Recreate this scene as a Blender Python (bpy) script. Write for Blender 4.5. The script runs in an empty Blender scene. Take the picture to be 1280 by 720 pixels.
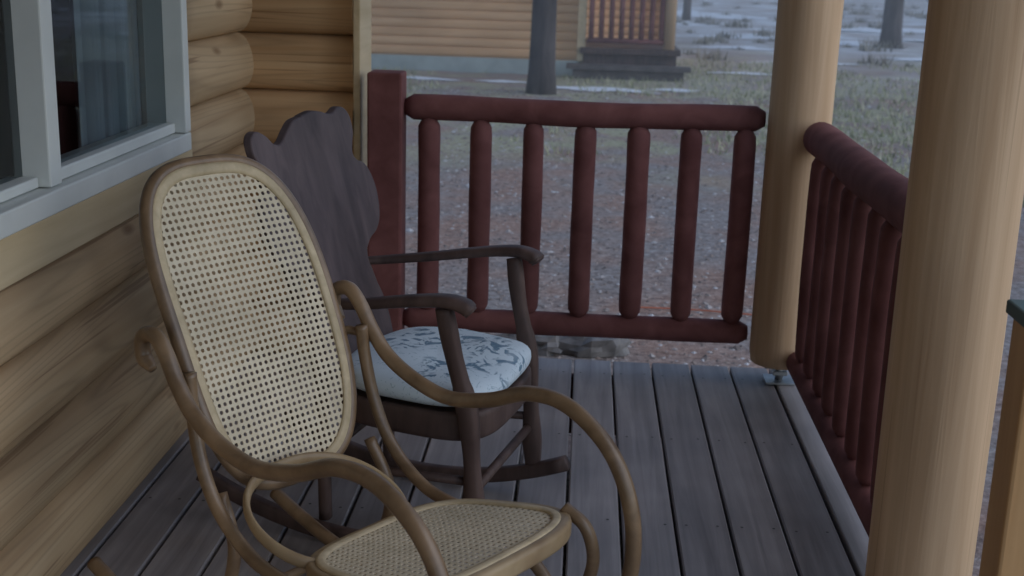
import bpy, math, random
from mathutils import Vector, Matrix, noise
random.seed(7)
sc=bpy.context.scene
# ------------------------------------------------------------ camera
F=1573.0; CAMZ=1.40
Yc=Vector((98,-410,F)).normalized()
Dn=Vector((-180,6035,F)); Dn=(Dn-Yc*Dn.dot(Yc)).normalized()
Zc=-Dn; Xc=Yc.cross(Zc)
right=Vector((Xc.x,Yc.x,Zc.x)); up=-Vector((Xc.y,Yc.y,Zc.y)); back=-Vector((Xc.z,Yc.z,Zc.z))
M=Matrix((right,up,back)).transposed().to_4x4(); M.translation=Vector((0,0,CAMZ))
cd=bpy.data.cameras.new("camera"); cam=bpy.data.objects.new("camera",cd); sc.collection.objects.link(cam)
cam.matrix_world=M; cd.sensor_width=36; cd.lens=F/1280*36; cd.clip_start=.05; cd.clip_end=1000
cd.dof.use_dof=True; cd.dof.focus_distance=2.7; cd.dof.aperture_fstop=6.3
sc.camera=cam
# ------------------------------------------------------------ helpers
def empty(name,loc=(0,0,0),rz=0):
    e=bpy.data.objects.new(name,None); sc.collection.objects.link(e); e.location=loc; e.rotation_euler=(0,0,rz); e.empty_display_size=.1
    return e
def mk(name,vs,fs,mat,parent=None,smooth=True):
    me=bpy.data.meshes.new(name); me.from_pydata([tuple(v) for v in vs],[],fs); me.update()
    if smooth:
        for p in me.polygons: p.use_smooth=True
    if mat: me.materials.append(mat)
    o=bpy.data.objects.new(name,me); sc.collection.objects.link(o)
    if parent: o.parent=parent
    return o
def catmull(P,n=8,closed=False):
    P=[Vector(p) for p in P]; N=len(P); out=[]
    rng=range(N) if closed else range(N-1)
    for i in rng:
        p1=P[i]; p2=P[(i+1)%N]
        p0=P[(i-1)%N] if (closed or i>0) else p1*2-p2
        p3=P[(i+2)%N] if (closed or i+2<N) else p2*2-p1
        for k in range(n):
            t=k/n
            out.append(.5*((2*p1)+(p2-p0)*t+(2*p0-5*p1+4*p2-p3)*t*t+(3*p1-p0-3*p2+p3)*t**3))
    if not closed: out.append(P[-1])
    return out
def sweepgeo(pts,rad,closed=False,seg=12,rx=1,ry=1,upv=(0,0,1),power=2,vs=None,fs=None):
    pts=[Vector(p) for p in pts]; N=len(pts)
    if vs is None: vs=[];fs=[]
    B=len(vs)
    upv=Vector(upv); prev=None
    for i,p in enumerate(pts):
        a=pts[(i-1)%N] if (closed or i>0) else p
        b=pts[(i+1)%N] if (closed or i<N-1) else p
        t=(b-a).normalized()
        s=t.cross(upv)
        if s.length<.08: s=prev if prev else t.cross(Vector((1,0,0.01)))
        s=(s-t*s.dot(t)).normalized()
        if prev and s.dot(prev)<0: s=-s
        prev=s; n=s.cross(t)
        r=rad(i/(N-1)) if callable(rad) else rad
        for k in range(seg):
            an=2*math.pi*(k+.5)/seg; c,d=math.cos(an),math.sin(an)
            e=2/power
            c=math.copysign(abs(c)**e,c); d=math.copysign(abs(d)**e,d)
            vs.append(p+s*(c*r*rx)+n*(d*r*ry))
    R=N if closed else N-1
    for i in range(R):
        j=(i+1)%N
        for k in range(seg):
            l=(k+1)%seg
            fs.append((B+i*seg+k,B+i*seg+l,B+j*seg+l,B+j*seg+k))
    if not closed:
        fs.append(tuple(B+q for q in range(seg-1,-1,-1))); fs.append(tuple(B+(N-1)*seg+k for k in range(seg)))
    return vs,fs
def sweep(name,pts,rad,mat,parent=None,closed=False,seg=12,rx=1,ry=1,upv=(0,0,1),power=2,smooth=True):
    vs,fs=sweepgeo(pts,rad,closed,seg,rx,ry,upv,power)
    return mk(name,vs,fs,mat,parent,smooth)
def box(name,lo,hi,mat,parent=None,bev=.004):
    x0,y0,z0=lo;x1,y1,z1=hi
    vs=[(x0,y0,z0),(x1,y0,z0),(x1,y1,z0),(x0,y1,z0),(x0,y0,z1),(x1,y0,z1),(x1,y1,z1),(x0,y1,z1)]
    fs=[(0,3,2,1),(4,5,6,7),(0,1,5,4),(1,2,6,5),(2,3,7,6),(3,0,4,7)]
    o=mk(name,vs,fs,mat,parent,False)
    if bev:
        b=o.modifiers.new("b",'BEVEL'); b.width=bev; b.segments=2
    return o
# ------------------------------------------------------------ materials
def newmat(name):
    m=bpy.data.materials.new(name); m.use_nodes=True; nt=m.node_tree
    return m,nt,nt.nodes["Principled BSDF"]
def ramp(nt,fac,stops):
    r=nt.nodes.new("ShaderNodeValToRGB"); nt.links.new(fac,r.inputs[0])
    e=r.color_ramp.elements
    while len(e)<len(stops): e.new(.5)
    for i,(p,c) in enumerate(stops):
        e[i].position=p; e[i].color=(*c,1) if len(c)==3 else c
    return r
def mixc(nt,f,a,b,mode='MIX'):
    m=nt.nodes.new("ShaderNodeMix"); m.data_type='RGBA'; m.blend_type=mode
    for s,v in ((0,f),(6,a),(7,b)):
        if hasattr(v,'node'): nt.links.new(v,m.inputs[s])
        else: m.inputs[s].default_value=v if s==0 else (*v,1)
    return m.outputs[2]
def coords(nt,scale,kind='Object',loc=(0,0,0)):
    tc=nt.nodes.new("ShaderNodeTexCoord"); mp=nt.nodes.new("ShaderNodeMapping")
    mp.inputs['Scale'].default_value=scale; mp.inputs['Location'].default_value=loc
    nt.links.new(tc.outputs[kind],mp.inputs[0]); return mp.outputs[0]
def noisen(nt,vec,scale,detail=3,dist=0,rough=.55):
    n=nt.nodes.new("ShaderNodeTexNoise"); n.inputs['Scale'].default_value=scale; n.inputs['Detail'].default_value=detail
    n.inputs['Distortion'].default_value=dist; n.inputs['Roughness'].default_value=rough
    nt.links.new(vec,n.inputs['Vector']); return n.outputs[0]
def math1(nt,op,a,b):
    m=nt.nodes.new("ShaderNodeMath"); m.operation=op
    for i,v in enumerate((a,b)):
        if hasattr(v,'node'): nt.links.new(v,m.inputs[i])
        else: m.inputs[i].default_value=v
    return m.outputs[0]
def wood(name,c1,c2,scale,rough=.6,bump=.15,crack=.0,crackcol=(.06,.035,.02),spec=.4,blot=.35,rings=0,knots=0):
    m,nt,b=newmat(name)
    v=coords(nt,scale)
    g=noisen(nt,v,1.0,4,.5)
    r=ramp(nt,g,[(.3,c1),(.68,c2)])
    big=noisen(nt,coords(nt,tuple(max(.6,s*.12) for s in scale),loc=(3,1,7)),1.5,2)
    br=ramp(nt,big,[(.3,(1-blot,)*3),(.7,(1.10,)*3)])
    c=mixc(nt,1,r.outputs[0],br.outputs[0],'MULTIPLY')
    if rings:
        rn=noisen(nt,coords(nt,tuple(s*(.2 if s>4 else .35) for s in scale),loc=(7,3,1)),1,1,.3)
        f=math1(nt,'FRACT',math1(nt,'MULTIPLY',rn,20.0),0.0)
        rr=ramp(nt,f,[(0,(1-rings,)*3),(.2,(1,)*3),(.8,(1.03,)*3),(1,(1-rings,)*3)])
        c=mixc(nt,1,c,rr.outputs[0],'MULTIPLY')
    if crack:
        g2=noisen(nt,coords(nt,tuple(s*(2.2 if s>4 else .8) for s in scale),loc=(11,5,2)),1,2,.4)
        cr=ramp(nt,g2,[(.64,(0,0,0)),(.68,(1,1,1))])
        c=mixc(nt,math1(nt,'MULTIPLY',cr.outputs[0],crack),c,crackcol)
    if knots:
        vo=nt.nodes.new("ShaderNodeTexVoronoi"); vo.inputs['Scale'].default_value=1
        nt.links.new(coords(nt,tuple(7 if s>4 else 2.6 for s in scale),loc=(1,2,3)),vo.inputs['Vector'])
        kr=ramp(nt,vo.outputs['Distance'],[(.05,(1,1,1)),(.13,(0,0,0))])
        c=mixc(nt,math1(nt,'MULTIPLY',kr.outputs[0],knots),c,(.22,.12,.06))
    nt.links.new(c,b.inputs['Base Color']); b.inputs['Roughness'].default_value=rough
    b.inputs['Specular IOR Level'].default_value=spec
    if bump:
        bp=nt.nodes.new("ShaderNodeBump"); bp.inputs['Strength'].default_value=bump; bp.inputs['Distance'].default_value=.01
        nt.links.new(g,bp.inputs['Height']); nt.links.new(bp.outputs[0],b.inputs['Normal'])
    return m
LOGY=wood("log_siding_y",(.50,.335,.190),(.63,.455,.275),(18,.9,26),.7,.2,.6,(.24,.145,.08),.2,.25,.15,.7)
LOGX=wood("log_siding_x",(.50,.30,.150),(.63,.42,.235),(.9,18,26),.7,.2,.6,(.24,.13,.06),.2,.25,.14,.5)
CEIL=wood("ceiling_boards",(.42,.36,.30),(.50,.44,.38),(14,1,14),.7,0,0,blot=.15)
FARLOG=wood("neighbour_log_siding",(.68,.38,.18),(.80,.49,.26),(.6,8,8),.7,0,0,blot=.15)
POST=wood("peeled_log",(.54,.36,.215),(.66,.465,.295),(38,38,1.2),.75,.2,.4,(.38,.24,.14),.18,.18)
TRIM=wood("trim_wood",(.53,.40,.23),(.66,.52,.33),(14,1,18),.6,.1,blot=.15)
RED=wood("red_stained_wood",(.165,.064,.060),(.255,.108,.10),(9,9,9),.8,.12,0,spec=.15,blot=.3)
BENT=wood("bentwood_walnut",(.16,.095,.048),(.33,.21,.115),(14,14,14),.35,.0,0,spec=.6,blot=.35)
BENTL=wood("bentwood_light",(.36,.24,.13),(.50,.36,.205),(14,14,14),.4,.0,0)
CHD=wood("dark_oak",(.065,.040,.034),(.135,.086,.072),(20,20,5),.5,.05,0,spec=.3)
CHP=wood("pressed_oak",(.085,.062,.064),(.155,.112,.112),(20,20,3),.6,.05,0,spec=.25)
CANE=wood("cane_webbing",(.66,.56,.39),(.77,.66,.48),(30,30,30),.6,.0,0,blot=.12)
CANEB=wood("cane_binding",(.54,.42,.25),(.68,.54,.34),(40,40,40),.5,.0,0,blot=.2)
BARK=wood("bark",(.05,.043,.043),(.13,.11,.105),(9,9,1.6),.95,1.0,0)
ORANGEW=wood("orange_cedar",(.52,.29,.12),(.66,.40,.19),(20,20,1),.6,.15,.4)
def plain(name,c,rough=.6,var=.12,scale=8,metal=0,spec=.5):
    m,nt,b=newmat(name)
    n=noisen(nt,coords(nt,(1,1,1)),scale,3)
    r=ramp(nt,n,[(.3,tuple(x*(1-var) for x in c)),(.7,tuple(min(1,x*(1+var)) for x in c))])
    nt.links.new(r.outputs[0],b.inputs['Base Color']); b.inputs['Roughness'].default_value=rough; b.inputs['Metallic'].default_value=metal
    b.inputs['Specular IOR Level'].default_value=spec
    return m
VINYL=plain("white_vinyl",(.68,.69,.65),.5,.05)
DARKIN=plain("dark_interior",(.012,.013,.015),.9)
CURT=plain("curtain_cloth",(.42,.48,.51),.9,.2,3)
STEEL=plain("galvanised_steel",(.35,.36,.37),.4,.2,30,.8)
CORD=plain("orange_cord",(.5,.14,.07),.6)
CONC=plain("concrete",(.38,.42,.40),.9,.15,3)
ROCK=plain("rock",(.17,.16,.155),.9,.5,9)
GREENCAP=plain("green_cap",(.06,.10,.09),.5)
SHING=plain("roof_shingles",(.09,.08,.075),.9,.3,12)
STEPM=plain("weathered_step",(.10,.085,.08),.8,.3,6)
def glassmat():
    m,nt,b=newmat("window_glass")
    nt.nodes.remove(b); out=nt.nodes["Material Output"]
    t=nt.nodes.new("ShaderNodeBsdfTransparent"); t.inputs[0].default_value=(.6,.66,.68,1)
    g=nt.nodes.new("ShaderNodeBsdfGlossy"); g.inputs['Roughness'].default_value=.03
    fr=nt.nodes.new("ShaderNodeFresnel"); fr.inputs[0].default_value=1.5
    mx=nt.nodes.new("ShaderNodeMixShader"); nt.links.new(fr.outputs[0],mx.inputs[0]); nt.links.new(t.outputs[0],mx.inputs[1]); nt.links.new(g.outputs[0],mx.inputs[2])
    nt.links.new(mx.outputs[0],out.inputs[0]); return m
GLASS=glassmat()
def cushionmat():
    m,nt,b=newmat("floral_fabric")
    v=coords(nt,(1,1,1))
    n1=noisen(nt,v,17,2,2.0,.6)
    r1=ramp(nt,n1,[(.50,(0,0,0)),(.57,(1,1,1))])
    n2=noisen(nt,coords(nt,(1,1,1),loc=(4.3,2,1)),7,1)
    r2=ramp(nt,n2,[(.47,(0,0,0)),(.53,(1,1,1))])
    f=mixc(nt,1,r1.outputs[0],r2.outputs[0],'MULTIPLY')
    c=mixc(nt,f,(.70,.80,.86),(.15,.25,.34))
    n3=noisen(nt,coords(nt,(1,1,1),loc=(9,2,1)),30,2,3)
    r3=ramp(nt,n3,[(.61,(0,0,0)),(.66,(.6,.6,.6))])
    c=mixc(nt,r3.outputs[0],c,(.30,.44,.50))
    nt.links.new(c,b.inputs['Base Color']); b.inputs['Roughness'].default_value=.75
    return m
CUSH=cushionmat()
def attrmat(name,stops,rough=.8,grain=None,bump=.2,attr='rnd',spec=.4):
    m,nt,b=newmat(name)
    a=nt.nodes.new("ShaderNodeAttribute"); a.attribute_name=attr
    r=ramp(nt,a.outputs['Fac'],stops); c=r.outputs[0]
    if grain:
        g=noisen(nt,coords(nt,grain),1,4,.5)
        gr=ramp(nt,g,[(.28,(.7,.7,.7)),(.7,(1.2,1.2,1.2))])
        c=mixc(nt,1,c,gr.outputs[0],'MULTIPLY')
        big=noisen(nt,coords(nt,(1,1,1)),2.5,3)
        bg=ramp(nt,big,[(.3,(.78,.78,.78)),(.7,(1.2,1.2,1.2))])
        c=mixc(nt,1,c,bg.outputs[0],'MULTIPLY')
        bp=nt.nodes.new("ShaderNodeBump"); bp.inputs['Strength'].default_value=bump; bp.inputs['Distance'].default_value=.006
        nt.links.new(g,bp.inputs['Height']); nt.links.new(bp.outputs[0],b.inputs['Normal'])
        rr=ramp(nt,big,[(.3,(rough-.15,)*3),(.7,(rough+.1,)*3)]); nt.links.new(rr.outputs[0],b.inputs['Roughness'])
    else: b.inputs['Roughness'].default_value=rough
    b.inputs['Specular IOR Level'].default_value=spec
    nt.links.new(c,b.inputs['Base Color']); return m
def setattr_f(o,vals,name='rnd'):
    a=o.data.attributes.new(name,'FLOAT','FACE'); a.data.foreach_set('value',vals)
# ------------------------------------------------------------ deck
DECK=attrmat("deck_stain",[(0,(.275,.248,.245)),(1,(.345,.315,.31))],.58,(30,1.4,30),.2,spec=.4)
def deck():
    vs=[];fs=[];vals=[]
    W=.14
    for q in range(-9,5):
        x=q*W
        cuts=[-2.5,random.uniform(-1,.2),4.35]
        for a,b in zip(cuts[:-1],cuts[1:]):
            x0,x1=x+.004,x+W-.004; y0,y1=a+.002,b-.002; c=.004; z1=random.uniform(-.0015,.0015); r=random.random()
            y1+=random.uniform(-.008,.008) if b>4 else 0
            k=len(vs)
            prof=[(x0,-.038),(x0,z1-c),(x0+c,z1),(x1-c,z1),(x1,z1-c),(x1,-.038)]
            for yy in (y0,y1):
                for px,pz in prof: vs.append((px,yy,pz))
            for i in range(6):
                j=(i+1)%6; fs.append((k+i,k+6+i,k+6+j,k+j)); vals.append(r)
            fs.append(tuple(k+i for i in range(6))); fs.append(tuple(k+11-i for i in range(6))); vals+= [r,r]
    e=empty("porch_deck")
    o=mk("boards",vs,fs,DECK,e,False); setattr_f(o,vals)
    nv=[];nf=[]
    for q in range(-9,5):
        for yy in (.6,1.2,1.8,2.4,3.0,3.6,4.2):
            for dx in (.03,.11):
                cx=q*.14+dx+random.uniform(-.004,.004); cy=yy+random.uniform(-.008,.008); k=len(nv)
                for t in range(8): nv.append((cx+.004*math.cos(t*.785),cy+.004*math.sin(t*.785),.0035))
                nf.append(tuple(k+t for t in range(8)))
    mk("nail_heads",nv,nf,plain("nail_steel",(.06,.055,.05),.6),e,False)
    o=box("edge_board",(.705,-2.5,-.03),(.86,4.36,.004),DECK,e); setattr_f(o,[.7]*6)
    box("rim_joist_side",(.83,-2.5,-.30),(.87,4.30,-.034),RED,e)
    box("rim_joist_end",(-1.25,4.28,-.26),(.83,4.32,-.042),RED,e)
    for i,xx in enumerate((-1.1,-.3,.4)): box("joist_%d"%i,(xx,-2.4,-.24),(xx+.04,4.27,-.042),RED,e)
    for i in range(3): box("pier_%d"%i,(.55,-2+3*i,-.6),(.75,-1.8+3*i,-.24),CONC,e)
deck()
# ------------------------------------------------------------ log cabin
def logstrip(name,axis,a0,a1,z0,z1,face,outdir,depth,mat,parent,seed=0,power=.5,step=.12,m=14):
    L=abs(a1-a0); n=max(2,int(L/step)); vs=[];fs=[]
    h=z1-z0; zc=(z0+z1)/2
    for i in range(n+1):
        a=a0+(a1-a0)*i/n
        for k in range(m+1):
            q=-1+2*k/m
            q=math.sin(q*math.pi/2)
            off=depth*(max(0,1-q*q))**power
            off+= .006*noise.noise(Vector((a*1.3,zc*9+seed,q)))
            z=zc+q*(h/2-.0005)+ .004*noise.noise(Vector((a*1.1,seed*3.1,5)))*(1-q*q)
            p=face+outdir*off
            vs.append((p,a,z) if axis=='y' else (a,p,z))
    for i in range(n):
        for k in range(m):
            q=i*(m+1)+k
            fs.append((q,q+1,q+m+2,q+m+1))
    fs.append(tuple(range(m+1))); fs.append(tuple(n*(m+1)+k for k in range(m,-1,-1)))
    return mk(name,vs,fs,mat,parent,True)
cab=empty("log_cabin")
WX=-1.19; DP=.075
P=.19; seams=[-.20+P*k for k in range(-1,16)]
WY0,WY1=1.05,3.50; WZ0=.75; WZ1=2.1
idx=0
for k in range(len(seams)-1):
    z0,z1=seams[k],seams[k+1]; idx+=1
    logstrip("wing_log_%d"%idx,'x',-1.5,-.78,z0,z1,4.30,-1,DP,LOGX,cab,idx+40)
    logstrip("wing_log_rear_%d"%idx,'x',-1.5,-.78,z0,z1,4.44,1,DP*.8,LOGX,cab,idx+80)
    if z1<=WZ0+.001 or z0>=WZ1:
        logstrip("wall_log_%d"%idx,'y',-3,4.29,z0,z1,WX,1,DP,LOGY,cab,idx)
    else:
        logstrip("wall_log_a_%d"%idx,'y',WY1+.0,4.29,z0,z1,WX,1,DP,LOGY,cab,idx)
        logstrip("wall_log_b_%d"%idx,'y',-3,WY0,z0,z1,WX,1,DP,LOGY,cab,idx)
box("wing_core",(-1.5,4.302,-.4),(-.785,4.438,2.65),LOGX,cab,0)
box("corner_trim",(-.78,4.235,-.38),(-.755,4.46,2.6),TRIM,cab)
box("rear_wall",(-6,4.30,-.4),(-1.5,4.45,2.6),LOGX,cab,0)
box("front_wall",(-6,-3.1,-.4),(-1.2,-3,2.6),LOGX,cab,0)
box("foundation",(-6,-2.9,-.7),(-1.22,4.28,-.395),CONC,cab,0)
TX=-1.105
box("window_sill_trim",(WX,WY0-.09,WZ0),(TX,WY1+.0,WZ0+.10),TRIM,cab)
box("window_side_trim",(WX,WY1-.035,WZ0+.102),(TX-.003,WY1+.005,WZ1),TRIM,cab)
box("window_head_trim",(WX,WY0-.09,WZ1),(TX+.003,WY1+.05,WZ1+.1),TRIM,cab)
fy0,fy1,fz0,fz1=WY0,WY1-.037,WZ0+.102,WZ1-.002
fx0,fx1=WX-.03,-1.095
box("window_frame_bottom",(fx0,fy0,fz0),(fx1,fy1,fz0+.05),VINYL,cab)
box("window_frame_far",(fx0,fy1-.045,fz0+.052),(fx1,fy1,fz1-.05),VINYL,cab)
box("window_frame_near",(fx0,fy0,fz0+.052),(fx1,fy0+.045,fz1-.05),VINYL,cab)
box("window_frame_top",(fx0,fy0,fz1-.048),(fx1,fy1,fz1),VINYL,cab)
my=2.58
box("window_meeting_stile",(fx0+.03,my-.03,fz0+.052),(fx1-.015,my+.03,fz1-.05),VINYL,cab)
box("sash_bottom",(fx0+.02,my+.032,fz0+.052),(fx1-.03,fy1-.047,fz0+.08),VINYL,cab)
box("sash_bottom_near",(fx0+.02,fy0+.05,fz0+.052),(fx1-.04,my-.032,fz0+.075),VINYL,cab)
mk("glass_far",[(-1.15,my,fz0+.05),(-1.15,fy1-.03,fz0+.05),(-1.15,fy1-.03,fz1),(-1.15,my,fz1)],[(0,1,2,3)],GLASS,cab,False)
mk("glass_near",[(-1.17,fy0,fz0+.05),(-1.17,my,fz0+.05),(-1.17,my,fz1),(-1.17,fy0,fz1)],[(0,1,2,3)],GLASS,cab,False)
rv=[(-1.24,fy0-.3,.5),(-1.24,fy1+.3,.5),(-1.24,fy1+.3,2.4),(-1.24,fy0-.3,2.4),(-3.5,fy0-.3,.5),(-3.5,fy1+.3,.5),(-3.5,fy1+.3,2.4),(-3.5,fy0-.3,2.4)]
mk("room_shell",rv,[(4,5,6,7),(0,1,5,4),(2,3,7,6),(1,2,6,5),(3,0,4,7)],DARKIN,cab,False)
vs=[];fs=[];n=70
for i in range(n+1):
    y=2.98+(fy1-.03-2.98)*i/n
    x=-1.222+.014*math.sin(i*.75)+.008*math.sin(i*1.9+1)
    for z in (fz0+.0,1.5,2.2): vs.append((x,y,z))
for i in range(n):
    for k in range(2): q=i*3+k; fs.append((q,q+1,q+4,q+3))
mk("curtain",vs,fs,CURT,cab)
def slab(name,A,B,y0,y1,th,mat,parent):
    (xa,za),(xb,zb)=A,B
    vs=[(xa,y0,za),(xb,y0,zb),(xb,y1,zb),(xa,y1,za),(xa,y0,za+th),(xb,y0,zb+th),(xb,y1,zb+th),(xa,y1,za+th)]
    return mk(name,vs,[(0,3,2,1),(4,5,6,7),(0,1,5,4),(1,2,6,5),(2,3,7,6),(3,0,4,7)],mat,parent,False)
slab("porch_ceiling",(1.0,2.46),(-1.2,2.88),-3.0,4.5,.04,CEIL,cab)
slab("porch_roof",(1.05,2.51),(-3.3,4.06),-3.1,4.6,.06,SHING,cab)
slab("rear_roof",(-8,2.42),(-3.3,4.06),-3.1,4.6,.06,SHING,cab)
box("roof_beam",(.64,-3.0,2.30),(.80,4.45,2.48),POST,cab)
# ------------------------------------------------------------ posts & railings
def logpost(name,x,y,z0,z1,r,seed):
    e=empty(name)
    pts=[(x+.006*noise.noise(Vector((seed,z*1.2,0))),y+.006*noise.noise(Vector((seed,z*1.2,9))),z) for z in [z0+(z1-z0)*i/60 for i in range(61)]]
    vs,fs=sweepgeo(pts,1.0,seg=48,upv=(0,1,0))
    for i,v in enumerate(vs):
        c=pts[i//48]; d=Vector((v.x-c[0],v.y-c[1],0)).normalized()
        q=r*(1+.03*noise.noise(Vector((d.x*1.3+seed,d.y*1.3,v.z*1.8)))+.012*noise.noise(Vector((d.x*5,d.y*5+seed,v.z*1.5))))
        e_=min(v.z-z0,.02)/.02
        q*=.95+.05*e_
        vs[i]=Vector((c[0]+d.x*q,c[1]+d.y*q,c[2]))
    mk("log",vs,fs,POST,e)
    box("anchor_base",(x-.05,y-.05,.006),(x+.05,y+.05,.012),STEEL,e,.001)
    sweep("anchor_screw",[(x,y,.008),(x,y,.08)],.014,STEEL,e,upv=(0,1,0))
    box("anchor_plate",(x-.06,y-.06,.066),(x+.06,y+.06,.074),STEEL,e,.001)
    box("anchor_nut",(x-.025,y-.025,.03),(x+.025,y+.025,.045),STEEL,e,.003)
logpost("porch_post",.715,4.20,.075,2.31,.104,1.3)
logpost("porch_post",.745,2.46,.075,2.31,.106,4.3)
def endr(t,r,cap=.06,mn=.6):
    e=min(t,1-t)
    return r if e>cap else r*(mn+(1-mn)*math.sqrt(max(0,1-(1-e/cap)**2)))
def baluster(e,i,x,y,z0,z1,r,lean=0):
    tw=random.uniform(-.004,.004); rr=r*random.uniform(.93,1.07); sd=random.random()*9
    pts=[(x+tw*math.sin(t*3),y+tw*math.cos(t*4),z0+(z1-z0)*t) for t in [k/24 for k in range(25)]]
    sweep("baluster_%d"%i,pts,lambda t:endr(t,rr,.07,.55)*(1+.05*noise.noise(Vector((t*4,sd,0)))),RED,e,seg=18,upv=(0,1,0))
r1=empty("porch_railing")
box("end_post",(-.722,4.17,.006),(-.605,4.29,1.02),RED,r1,.008)
RY=4.25
pts=[(-.605+(.605+.605)*t,RY+.004*math.sin(t*9),.900+.003*math.sin(t*7+1)) for t in [k/40 for k in range(41)]]
sweep("top_rail",pts,lambda t:endr(t,.043,.02,.6)*(1+.02*math.sin(t*17)),RED,r1,seg=20)
pts=[(-.605+(.605+.600)*t,RY,.160) for t in [k/40 for k in range(41)]]
sweep("bottom_rail",pts,lambda t:endr(t,.042,.02,.6)*(1+.02*math.sin(t*15+2)),RED,r1,seg=20)
for i in range(7): baluster(r1,i,-.522+.1775*i,RY,.190,.870,.037)
r2=empty("porch_railing")
RX=.757
pts=[(RX+.004*math.sin(t*9),4.10-(4.10-2.58)*t,.868) for t in [k/40 for k in range(41)]]
sweep("top_rail",pts,lambda t:endr(t,.055,.02,.6)*(1+.02*math.sin(t*17)),RED,r2,seg=20)
pts=[(RX,4.12-(4.12-2.56)*t,.11) for t in [k/40 for k in range(41)]]
sweep("bottom_rail",pts,lambda t:endr(t,.042,.02,.6),RED,r2,seg=20)
for i in range(9): baluster(r2,i,RX,3.98-.165*i,.14,.83,.036)
nw=empty("stair_newel_post")
box("post",(.712,1.93,-.3),(.80,2.02,.86),ORANGEW,nw,.006)
box("cap",(.702,1.92,.861),(.81,2.03,.885),GREENCAP,nw,.004)
# ------------------------------------------------------------ bentwood rocking chair
def outline(cv,ct,hv,ht,p,n=96):
    out=[]
    for k in range(n):
        a=2*math.pi*k/n; c,s=math.cos(a),math.sin(a)
        out.append((cv+hv*math.copysign(abs(c)**(2/p),c),ct+ht*math.copysign(abs(s)**(2/p),s)))
    return out
def cane(name,surf,hv,ht,p,pitch,parent,widen=lambda b:1):
    vs=[];fs=[];cache={}
    def V(a,b):
        k=(round(a,5),round(b,5))
        if k not in cache: cache[k]=len(vs); vs.append(surf(a*widen(b),b))
        return cache[k]
    na=int(hv/pitch)+1; nb=int(ht/pitch)+1
    for i in range(-na,na+1):
        for j in range(-nb,nb+1):
            a,b=i*pitch,j*pitch
            q=abs(a/hv)**p+abs(b/ht)**p
            if q>1.0: continue
            h=pitch/2; o=pitch*.31
            if q>.92:
                fs.append((V(a-h,b-h),V(a+h,b-h),V(a+h,b+h),V(a-h,b+h))); continue
            O=[V(a-h,b-h),V(a,b-h),V(a+h,b-h),V(a+h,b),V(a+h,b+h),V(a,b+h),V(a-h,b+h),V(a-h,b)]
            d=o*.72
            I=[V(a-d,b-d),V(a,b-o),V(a+d,b-d),V(a+o,b),V(a+d,b+d),V(a,b+o),V(a-d,b+d),V(a-o,b)]
            for k in range(8):
                l=(k+1)%8; fs.append((O[k],O[l],I[l],I[k]))
    o=mk(name,vs,fs,CANE,parent,False)
    s=o.modifiers.new("s",'SOLIDIFY'); s.thickness=.002; s.offset=0
    return o
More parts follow.
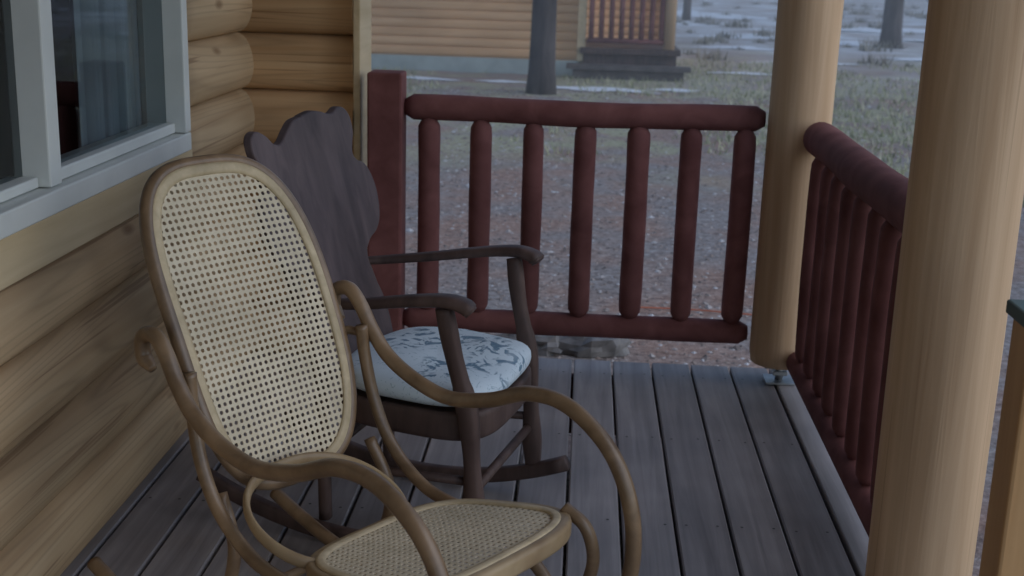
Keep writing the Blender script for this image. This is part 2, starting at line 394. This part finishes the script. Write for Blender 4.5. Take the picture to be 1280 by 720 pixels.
def bentchair():
    az=math.radians(-36)
    e=empty("bentwood_rocking_chair",(-.375,2.255,0),az)
    L=.67
    def bs(a,b):
        t=(b+L/2)/L
        u=-.205-.29*t+.022*math.sin(math.pi*t)-.01*math.cos(a*6)
        return Vector((u, a, .355+.615*t))
    hv,ht,p=.192,.325,3.1
    wd=lambda b:1.0+.04*(b/ht)
    cane("back_cane",bs,hv,ht,p,.0142,e,wd)
    ol=outline(0,0,hv+.008,ht+.010,p,120)
    sweep("back_hoop",[bs(a*wd(b),b)+Vector((-.006,0,0)) for a,b in ol],.0145,BENT,e,closed=True,seg=12,upv=(1,0,.3))
    ol=outline(0,0,hv-.004,ht-.004,p,120)
    sweep("back_binding",[bs(a*wd(b),b)+Vector((.003,0,.001)) for a,b in ol],.0045,CANEB,e,closed=True,seg=8,rx=3.0,ry=1,upv=(.93,0,.37))
    def ss(a,b):
        return Vector((.176+b,a-.014,.318+.060*(b+.17)/.34 -.006*math.cos(a*5)))
    hs,hu=.215,.172
    w2=lambda b:1+.1*b/hu
    cane("seat_cane",ss,hs,hu,3.6,.0142,e,w2)
    ol=outline(0,0,hs+.008,hu+.008,3.6,100)
    sweep("seat_frame",[ss(a*w2(b),b)+Vector((0,0,-.018)) for a,b in ol],.020,BENTL,e,closed=True,seg=12,rx=.7,ry=1,power=4)
    ol=outline(0,0,hs-.004,hu-.004,3.6,100)
    sweep("seat_binding",[ss(a*w2(b),b)+Vector((0,0,.002)) for a,b in ol],.004,CANEB,e,closed=True,seg=8,rx=2.6,ry=1)
    for side,sg in (("near",-1),("far",1)):
        v=.258*sg
        arm=[(-.34,.618),(-.368,.640),(-.365,.678),(-.328,.688),(-.295,.657),(-.262,.605),(-.215,.555),(-.135,.517),(-.04,.502),(.07,.525),(.17,.564),(.27,.562),(.37,.500),(.425,.40),(.435,.28),(.40,.155),(.31,.075),(.17,.035),(0,.018),(-.2,.026),(-.38,.053),(-.50,.085),(-.60,.12)]
        P3=[]
        for i,(u,w) in enumerate(arm):
            vv=v
            if i<7 and sg>0: vv=v*(.90+.014*i)
            if i>15: vv=v*.97
            P3.append((u,vv,w))
        sweep("arm_and_rocker_"+side,catmull(P3,9),lambda t:.016 if t>.03 else .016*(.55+.45*t/.03),BENT,e,seg=14,upv=(0,1,0))
        leg=[(-.270,.225*sg,.62),(-.262,.228*sg,.55),(-.235,.232*sg,.45),(-.18,.233*sg,.36),(-.08,.232*sg,.295),(.06,.232*sg,.275),(.18,.235*sg,.24),(.26,.24*sg,.17),(.25,.245*sg,.07)]
        sweep("side_leg_"+side,catmull(leg,8),.0135,BENT,e,seg=12,upv=(0,1,0))
        fl=[(.30,.215*sg,.375),(.35,.225*sg,.34),(.36,.235*sg,.26),(.31,.24*sg,.16),(.19,.245*sg,.09),(.02,.25*sg,.05)]
        sweep("front_leg_"+side,catmull(fl,8),.013,BENT,e,seg=12,upv=(0,1,0))
        rl=[(-.22,.20*sg,.38),(-.17,.21*sg,.28),(-.2,.225*sg,.17),(-.33,.245*sg,.06)]
        sweep("rear_leg_"+side,catmull(rl,8),.013,BENT,e,seg=12,upv=(0,1,0))
        sweep("back_bracket_"+side,catmull([(-.34,.20*sg,.58),(-.315,.222*sg,.60),(-.285,.235*sg,.60)],5),.010,BENT,e,seg=10)
    lp=[]
    for k in range(60):
        a=2*math.pi*k/60
        lp.append((-.06+.135*math.cos(a),-.065+.165*math.copysign(abs(math.sin(a))**.85,math.sin(a)),.35-.055*math.cos(a)))
    sweep("loop_brace",lp,.009,BENTL,e,closed=True,seg=10,rx=.8,ry=1.5)
    for u,w in ((.26,.12),(-.33,.065),(.06,.26)):
        sweep("stretcher",[(u,-.24,w),(u,.24,w)],.011,BENT,e,seg=12)
bentchair()
# ------------------------------------------------------------ dark pressed-back rocking chair
def darkchair():
    az=math.radians(-14)
    e=empty("wooden_rocking_chair",(-.36,2.98,0),az)
    vs=[];fs=[];nu,nv=48,20
    for j in range(nv+1):
        ph=-math.pi/2+math.pi*j/nv
        for i in range(nu):
            th=2*math.pi*i/nu
            cx=math.copysign(abs(math.cos(th))**.62,math.cos(th)); cy=math.copysign(abs(math.sin(th))**.62,math.sin(th))
            cp=abs(math.cos(ph))**.5; sp=math.copysign(abs(math.sin(ph))**.85,math.sin(ph))
            u=.02+.215*cx*cp; v=.235*cy*cp*(1+.12*cx)
            w=.415+.042*sp+(.012*noise.noise(Vector((u*7,v*7,2))) if sp>0 else 0)
            vs.append((u,v,w))
    for j in range(nv):
        for i in range(nu):
            k=(i+1)%nu; fs.append((j*nu+i,j*nu+k,(j+1)*nu+k,(j+1)*nu+i))
    mk("cushion",vs,fs,CUSH,e)
    ol=outline(.02,0,.20,.215,4,60)
    sweep("seat_apron",[(a,b*(1+.1*(a-.02)/.2),.345) for a,b in ol],.034,CHD,e,closed=True,seg=12,rx=.4,ry=1,power=5)
    mk("seat_board",[(a,b*(1+.1*(a-.02)/.2),.375) for a,b in ol],[tuple(range(60))],CHD,e,False)
    def ub(w,v): return -.195-.170*(w-.42)/.6
    for side,sg in (("near",-1),("far",1)):
        st=[(-.19,.20*sg,.05),(-.195,.20*sg,.25),(ub(.45,.2)-.005,.195*sg,.45),(ub(.68,.2)-.020,.185*sg,.68),(ub(.88,.2)-.020,.18*sg,.86),(ub(.96,.2)-.02,.18*sg,.92)]
        sweep("rear_stile_"+side,catmull(st,8),.018,CHD,e,seg=12,rx=.8,ry=1,upv=(0,1,0),power=3)
        fp=[(.215,.235*sg,.06),(.205,.237*sg,.2),(.190,.24*sg,.38),(.155,.25*sg,.53),(.135,.262*sg,.640)]
        sweep("front_post_"+side,catmull(fp,8),lambda t:.019+.006*math.sin(t*9)**2*(1 if t<.6 else .3),CHD,e,seg=14,upv=(0,1,0),power=3)
        am=[(-.275,.20*sg,.605),(-.20,.235*sg,.610),(-.08,.262*sg,.625),(.05,.268*sg,.648),(.14,.268*sg,.658),(.185,.266*sg,.650),(.20,.264*sg,.636)]
        sweep("arm_"+side,catmull(am,8),lambda t:(.016+.013*t) if t<.95 else .024,CHD,e,seg=14,rx=1,ry=.6,power=3)
        rk=[(u,.225*sg,.022+.55*(u+.08)**2) for u in [-.52+.83*k/24 for k in range(25)]]
        sweep("rocker_"+side,rk,.02,CHD,e,seg=12,rx=.85,ry=1,power=4)
        sweep("side_stretcher_"+side,[(-.19,.21*sg,.2),(.2,.235*sg,.22)],.011,CHD,e)
    sweep("front_stretcher",[(.2,-.235,.19),(.2,.235,.19)],lambda t:.012+.006*math.sin(t*3.14),CHD,e)
    sweep("rear_stretcher",[(-.19,-.2,.22),(-.19,.2,.22)],.012,CHD,e)
    def half(near):
        if near: top=[(0,1.008),(.05,1.003),(.09,.985),(.125,.965),(.15,.958),(.175,.965),(.20,.985),(.235,.998),(.268,.985),(.275,.95),(.255,.92)]
        else: top=[(0,1.010),(.06,1.015),(.11,1.008),(.14,1.0),(.17,1.0),(.205,1.010),(.240,1.005),(.262,.98),(.258,.94)]
        return top+[(.226,.895),(.238,.872),(.28,.855),(.306,.815),(.31,.765),(.29,.715),(.252,.685),(.20,.67),(.165,.65)]
    low=[(.155,.62),(.17,.57),(.19,.52),(.195,.46),(.185,.40)]
    lowp=[(p.y,p.z) for p in catmull([(0,a,b) for a,b in low],4)]
    far=[(p.y,p.z) for p in catmull([(0,a,b) for a,b in half(False)],6)]+lowp
    near=[(p.y,p.z) for p in catmull([(0,a,b) for a,b in half(True)],6)]+lowp
    poly=far+[(-a,b) for a,b in reversed(near[1:])]
    n=len(poly); vs=[(ub(b,a),a,b) for a,b in poly]+[(ub(b,a)+.022,a,b) for a,b in poly]
    fs=[tuple(range(n)),tuple(2*n-1-k for k in range(n))]+[(k,n+k,n+(k+1)%n,(k+1)%n) for k in range(n)]
    o=mk("pressed_back_panel",vs,fs,CHP,e,False)
    bv=o.modifiers.new("b",'BEVEL'); bv.width=.004; bv.segments=2; bv.limit_method='ANGLE'; bv.angle_limit=math.radians(60)
darkchair()
# ------------------------------------------------------------ ground
def gz(x,y):
    d=max(0,y-4.5)
    return -.36+.04*noise.noise(Vector((x*.35,y*.35,0)))*min(1,d/3)+.012*noise.noise(Vector((x*2,y*2,4)))
def axis(vals):
    out=[]
    for a,b,s in vals:
        k=a
        while k<b-1e-6: out.append(k); k+=s
    out.append(vals[-1][1]); return out
xs=axis([(-260,-40,20),(-40,-8,4),(-8,10,.25),(10,40,4),(40,260,20)])
ys=axis([(-160,-20,20),(-20,2,3),(2,14,.2),(14,30,.6),(30,80,5),(80,400,20)])
vs=[(x,y,gz(x,y)) for y in ys for x in xs]; nx=len(xs)
fs=[(j*nx+i,j*nx+i+1,(j+1)*nx+i+1,(j+1)*nx+i) for j in range(len(ys)-1) for i in range(nx-1)]
def groundmat():
    m,nt,b=newmat("forest_ground")
    geo=nt.nodes.new("ShaderNodeNewGeometry"); sep=nt.nodes.new("ShaderNodeSeparateXYZ"); nt.links.new(geo.outputs['Position'],sep.inputs[0])
    def mr(lo,hi):
        n=nt.nodes.new("ShaderNodeMapRange"); n.inputs[1].default_value=lo; n.inputs[2].default_value=hi; nt.links.new(sep.outputs[1],n.inputs[0]); return n.outputs[0]
    v=geo.outputs['Position']
    nf=noisen(nt,v,24,4,.3,.7); nm=noisen(nt,v,1.6,3); nb=noisen(nt,v,.6,4); ng=noisen(nt,v,1.1,3,.4)
    dirt=ramp(nt,nf,[(.3,(.16,.13,.118)),(.5,(.30,.25,.225)),(.72,(.44,.395,.37))]).outputs[0]
    red=ramp(nt,nm,[(.40,(.96,1.0,1.03)),(.64,(1.12,.90,.80))]).outputs[0]
    dirt=mixc(nt,1,dirt,red,'MULTIPLY')
    grass=ramp(nt,nf,[(.3,(.24,.23,.13)),(.7,(.50,.47,.33))]).outputs[0]
    gm=ramp(nt,ng,[(.44,(0,0,0)),(.60,(1,1,1))]).outputs[0]
    c=mixc(nt,math1(nt,'MULTIPLY',gm,mr(9.5,12.5)),dirt,grass)
    far=ramp(nt,nb,[(.36,(.34,.30,.28)),(.48,(.47,.45,.44)),(.56,(.56,.58,.60)),(.63,(.76,.80,.84))]).outputs[0]  # far dirt and snow patches, with distance haze painted in as paler, bluer colour
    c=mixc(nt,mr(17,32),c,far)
    nt.links.new(c,b.inputs['Base Color']); b.inputs['Roughness'].default_value=.95; b.inputs['Specular IOR Level'].default_value=.2
    bp=nt.nodes.new("ShaderNodeBump"); bp.inputs['Strength'].default_value=.6; bp.inputs['Distance'].default_value=.03
    nt.links.new(nf,bp.inputs['Height']); nt.links.new(bp.outputs[0],b.inputs['Normal'])
    return m
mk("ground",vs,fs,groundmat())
PEB=attrmat("pebbles",[(0,(.15,.125,.115)),(.6,(.31,.25,.22)),(.93,(.43,.40,.39)),(1,(.62,.62,.64))],.9)
vs=[];fs=[];vals=[]
for _ in range(12000):
    y=4.5+13*random.random()**1.5; x=random.uniform(-1.2,1.6)*(y/5)
    s=random.uniform(.006,.018)*(1.6 if random.random()<.05 else 1)*(1+.05*(y-4.5)); z=gz(x,y); k=len(vs); r=random.random()
    for dx,dy,dz in ((1,0,0),(0,1,0),(-1,0,0),(0,-1,0)):
        vs.append((x+dx*s*random.uniform(.7,1.3),y+dy*s*random.uniform(.7,1.3),z))
    vs.append((x+random.uniform(-.3,.3)*s,y,z+s*random.uniform(.3,.7)))
    for a in range(4): fs.append((k+a,k+(a+1)%4,k+4)); vals.append(r)
o=mk("gravel",vs,fs,PEB,None,False); setattr_f(o,vals)
GR=attrmat("dry_grass",[(0,(.24,.26,.13)),(.5,(.42,.42,.25)),(1,(.58,.54,.40))],.9)
vs=[];fs=[];vals=[];cnt=0
while cnt<14000:
    y=random.uniform(9.5,24); x=random.uniform(-3.2,6.5)*y/14
    if noise.noise(Vector((x*.5,y*.35,3)))+.25*noise.noise(Vector((x*2,y*2,8)))<(.08 if x<1.8 else -.35): continue
    cnt+=1
    h=random.uniform(.03,.10); w=.008+.008*random.random(); a=random.uniform(0,3.14); z=gz(x,y); k=len(vs); lx,ly=random.uniform(-.06,.06),random.uniform(-.06,.06)
    vs+= [(x-w*math.cos(a),y-w*math.sin(a),z-.01),(x+w*math.cos(a),y+w*math.sin(a),z-.01),(x+lx,y+ly,z+h)]
    fs.append((k,k+1,k+2)); vals.append(random.random())
o=mk("grass",vs,fs,GR,None,False); setattr_f(o,vals)
SH=attrmat("dry_shrub",[(0,(.17,.15,.12)),(.5,(.27,.25,.20)),(1,(.40,.38,.32))],.9)
vs=[];fs=[];vals=[];rnd=random.Random(5)
for _ in range(150):
    y=rnd.uniform(24,62); x=rnd.uniform(.03,.42)*y; R=rnd.uniform(.12,.45); g=gz(x,y); tone=rnd.random()
    for _ in range(50):
        a=rnd.uniform(0,6.28); el=rnd.uniform(.15,1.5); d=Vector((math.cos(a)*math.cos(el),math.sin(a)*math.cos(el),math.sin(el)*.8))*R*rnd.uniform(.5,1)
        b0=Vector((x+rnd.gauss(0,R*.4),y+rnd.gauss(0,R*.4),g)); w=Vector((math.sin(a),-math.cos(a),0))*.018*R/.3; k=len(vs)
        vs+=[b0-w,b0+w,b0+d]; fs.append((k,k+1,k+2)); vals.append(min(1,max(0,tone*.6+rnd.random()*.4)))
o=mk("shrubs",vs,fs,SH,None,False); setattr_f(o,vals)
def rock(x,y,r,seed,name="rock"):
    vs=[];fs=[];n,m=16,10
    for j in range(m+1):
        ph=-math.pi/2+math.pi*j/m
        for i in range(n):
            th=2*math.pi*i/n; d=Vector((math.cos(ph)*math.cos(th),math.cos(ph)*math.sin(th),math.sin(ph)))
            q=r*(1+.6*noise.noise(d*1.6+Vector((seed,0,0)))+.25*noise.noise(d*4+Vector((seed,0,0))))
            vs.append((x+d.x*q*1.25,y+d.y*q,gz(x,y)+r*.25+d.z*q*.65))
    for j in range(m):
        for i in range(n):
            k=(i+1)%n; fs.append((j*n+i,j*n+k,(j+1)*n+k,(j+1)*n+i))
    return mk(name,vs,fs,ROCK,None,False)
for i,(x,y,r) in enumerate([(-.12,5.6,.10),(.08,5.6,.12),(.02,6.0,.07),(-.3,5.7,.06),(.27,6.0,.05)]): rock(x,y,r,i*3.3+.7)
sweep("extension_cord",[(x,6.25+.12*math.sin(x*2.1)+.05*math.sin(x*5),gz(x,6.25)+.012) for x in [.25+.05*k for k in range(30)]],.004,CORD,seg=8)
SNOW=plain("snow",(.76,.80,.85),.6,.06,5)
def patch(x,y,rx,ry,seed,name,mat,zo=.012):
    n=40; vs=[(x,y,gz(x,y)+zo+.03)]
    for k in range(n):
        a=2*math.pi*k/n; q=1+.9*noise.noise(Vector((math.cos(a)*1.8+seed,math.sin(a)*1.8,seed)))+.4*noise.noise(Vector((math.cos(a)*6+seed,math.sin(a)*6,seed)))
        X,Y=x+rx*q*math.cos(a),y+ry*q*math.sin(a); vs.append((X,Y,gz(X,Y)+zo))
    return mk(name,vs,[(0,1+k,1+(k+1)%n) for k in range(n)],mat)
for i,(x,y,a,b) in enumerate([(.3,18.0,.85,.28),(1.3,18.3,.35,.15),(-1.2,18.5,.4,.12),(-2.4,18.3,.5,.1),(5.8,31,1.4,1.2),(8.5,38,1.8,1.8),(3.5,46,2.2,2.4),(7,26,.8,.4),(4.2,24,.7,.25),(2.6,21,.5,.14),(3.2,28,1.0,.5),(10,33,1.5,.9)]): patch(x,y,a,b,i*2.7,"snow_patch",SNOW)
# ------------------------------------------------------------ neighbouring cabin
NB=empty("log_cabin"); NY=20.0
k=0; z=-.12
while z<2.7:
    logstrip("wall_log_%d"%k,'x',-9,-.15,z,z+.14,NY,-1,.03,FARLOG,NB,k+200,.5,1,6)
    logstrip("porch_wall_log_%d"%k,'x',-.1,1.38,z,z+.14,NY+2.2,-1,.03,FARLOG,NB,k+300,.5,1,6)
    z+=.14;k+=1
box("corner_board",(-.15,NY-.07,-.13),(-.02,NY+.1,2.7),TRIM,NB)
box("body",(-9,NY+.01,-.14),(-.15,NY+6,2.7),FARLOG,NB,0)
box("side_body",(-.14,NY+2.21,-.14),(1.38,NY+6,2.7),FARLOG,NB,0)
box("foundation",(-9,NY-.03,-.6),(-.12,NY+6,-.132),CONC,NB,0)
box("porch_deck",(-.1,NY-.2,.0),(1.45,NY+2.15,.09),CHD,NB)
box("porch_skirt",(-.05,NY-.1,-.45),(1.4,NY-.05,-.002),CHD,NB)
box("step",(-.3,NY-.52,-.22),(1.6,NY-.22,-.15),STEPM,NB)
box("step_riser",(-.2,NY-.45,-.45),(1.5,NY-.40,-.222),STEPM,NB)
sweep("porch_post",[(1.27,NY-.1,.09),(1.27,NY-.1,2.5)],.09,POST,NB,seg=20,upv=(0,1,0))
sweep("porch_top_rail",[(0,NY-.1,.93),(1.2,NY-.1,.93)],.045,RED,NB)
sweep("porch_bottom_rail",[(0,NY-.1,.2),(1.2,NY-.1,.2)],.045,RED,NB)
for i in range(8): sweep("porch_baluster_%d"%i,[(.06+.155*i,NY-.1,.2),(.06+.155*i,NY-.1,.92)],.042,RED,NB,upv=(0,1,0))
vs=[(-9.6,NY-1.0,2.5),(2.0,NY-1.0,2.5),(2.0,NY+3,4.3),(-9.6,NY+3,4.3),(-9.6,NY+7,2.5),(2.0,NY+7,2.5)]
o=mk("roof",vs,[(0,1,2,3),(3,2,5,4)],SHING,NB,False); s=o.modifiers.new("s",'SOLIDIFY'); s.thickness=.12
box("window_pane",(-1.55,NY-.075,1.15),(-.75,NY-.07,2.1),DARKIN,NB,0)
for a,b in (((-1.63,NY-.09,1.07),(-.67,NY-.06,1.148)),((-1.63,NY-.09,2.102),(-.67,NY-.06,2.18)),((-1.63,NY-.09,1.15),(-1.552,NY-.06,2.1)),((-.748,NY-.09,1.15),(-.67,NY-.06,2.1))): box("window_frame",a,b,TRIM,NB)
# ------------------------------------------------------------ trees
LEAF=attrmat("pine_needles",[(0,(.02,.035,.02)),(1,(.07,.10,.05))],.9)
def pine(name,x,y,r,h,seed,nleaf=1500,z0=2.8):
    rnd=random.Random(seed); e=empty(name,(x,y,0)); g=gz(x,y)
    sweep("trunk",[(.06*noise.noise(Vector((seed,t*4,0))),.06*noise.noise(Vector((seed,t*4,7))),g-.1+(h+.1)*t) for t in [k/30 for k in range(31)]],lambda t:r*(1.25-.25*min(1,t*25))*(1-.9*t)+.01,BARK,e,seg=16,upv=(0,1,0))
    vs=[];fs=[];vals=[]; nl=int(h*5); lv=[];lf=[]
    for i in range(nl):
        t=(i+rnd.random())/nl; z=z0+(h-z0)*t; L=(1-t)*h*.2+.3; a=rnd.uniform(0,6.28); L*=rnd.uniform(.6,1.1)
        d=Vector((math.cos(a),math.sin(a),-.15)); p0=Vector((0,0,z))
        sweepgeo([p0,p0+d*L*.5,p0+d*L],lambda q:.03*(1-q)+.006,seg=5,vs=lv,fs=lf)
        for _ in range(nleaf//nl):
            q=rnd.uniform(.25,1.05); c=p0+d*L*q+Vector((rnd.gauss(0,.16),rnd.gauss(0,.16),rnd.gauss(0,.1)))
            s=rnd.uniform(.06,.16); k=len(vs); ax=Vector((rnd.gauss(0,1),rnd.gauss(0,1),rnd.gauss(0,.6))).normalized(); bx=ax.cross(Vector((rnd.gauss(0,1),rnd.gauss(0,1),rnd.gauss(0,1)))).normalized()
            vs+= [c-ax*s,c+bx*s*.3,c+ax*s,c-bx*s*.3]; fs.append((k,k+1,k+2,k+3)); vals.append(rnd.random())
    mk("limbs",lv,lf,BARK,e)
    o=mk("needles",vs,fs,LEAF,e,False); setattr_f(o,vals)
pine("pine_tree",-.56,17.0,.17,13,1.7)
pine("pine_tree",7.0,30,.22,15,2.9)
pine("pine_tree",3.1,41,.12,12,5.1,1200)
pine("pine_tree",12.5,44,.22,15,6.1,1200)
vs=[];fs=[];vals=[];rnd=random.Random(3)
for _ in range(90):
    a=rnd.uniform(-.9,.9); R=rnd.uniform(75,120); x,y=R*math.sin(a),R*math.cos(a); h=rnd.uniform(10,18); z=-.4
    for k in range(4):
        an=k*1.57; q=len(vs); w=.2
        vs+=[(x+w*math.cos(an),y+w*math.sin(an),z),(x+w*math.cos(an+1.57),y+w*math.sin(an+1.57),z),(x,y,z+h*.9)]; fs.append((q,q+1,q+2)); vals.append(.1)
    for _ in range(200):
        t=rnd.random()**1.3; rr=(1-t)*h*.19*rnd.random()**.5+.1; th=rnd.uniform(0,6.28); c=Vector((x+rr*math.cos(th),y+rr*math.sin(th),z+1.2+t*(h-1.2)))
        s=rnd.uniform(.25,.6); q=len(vs); ax=Vector((rnd.gauss(0,1),rnd.gauss(0,1),rnd.gauss(0,.5))).normalized(); bx=ax.cross(Vector((rnd.gauss(0,1),rnd.gauss(0,1),1))).normalized()
        vs+=[c-ax*s,c+bx*s*.5,c+ax*s]; fs.append((q,q+1,q+2)); vals.append(rnd.random())
o=mk("distant_trees",vs,fs,LEAF,None,False); setattr_f(o,vals)
# ------------------------------------------------------------ evening mist lying over the yard (real volume)
mm=bpy.data.materials.new("mist"); mm.use_nodes=True; nt=mm.node_tree; nt.nodes.clear()
out=nt.nodes.new("ShaderNodeOutputMaterial"); vsn=nt.nodes.new("ShaderNodeVolumeScatter"); vsn.inputs['Density'].default_value=.011; vsn.inputs['Color'].default_value=(.96,.98,1,1)
nt.links.new(vsn.outputs[0],out.inputs['Volume'])
mo=box("mist",(-45,6.5,-1.5),(45,110,7),mm,None,0)
# ------------------------------------------------------------ light
w=bpy.data.worlds.new("World"); sc.world=w; w.use_nodes=True; nt=w.node_tree
bg=nt.nodes["Background"]; sk=nt.nodes.new("ShaderNodeTexSky"); sk.sky_type='NISHITA'; sk.sun_disc=False
EL=math.radians(42); AZ=math.radians(110)
sk.sun_elevation=EL; sk.sun_rotation=AZ; sk.air_density=1.0; sk.dust_density=.6; sk.ozone_density=1.6
nt.links.new(sk.outputs[0],bg.inputs[0]); bg.inputs[1].default_value=.15
sl=bpy.data.lights.new("sun",'SUN'); so=bpy.data.objects.new("sun",sl); sc.collection.objects.link(so)
sl.energy=.85; sl.angle=math.radians(80); sl.color=(.93,.96,1.0)
d=Vector((math.sin(AZ)*math.cos(EL),math.cos(AZ)*math.cos(EL),math.sin(EL)))
so.rotation_euler=(d).to_track_quat('Z','Y').to_euler()
sc.view_settings.view_transform='Standard'; sc.view_settings.look='None'; sc.view_settings.exposure=0
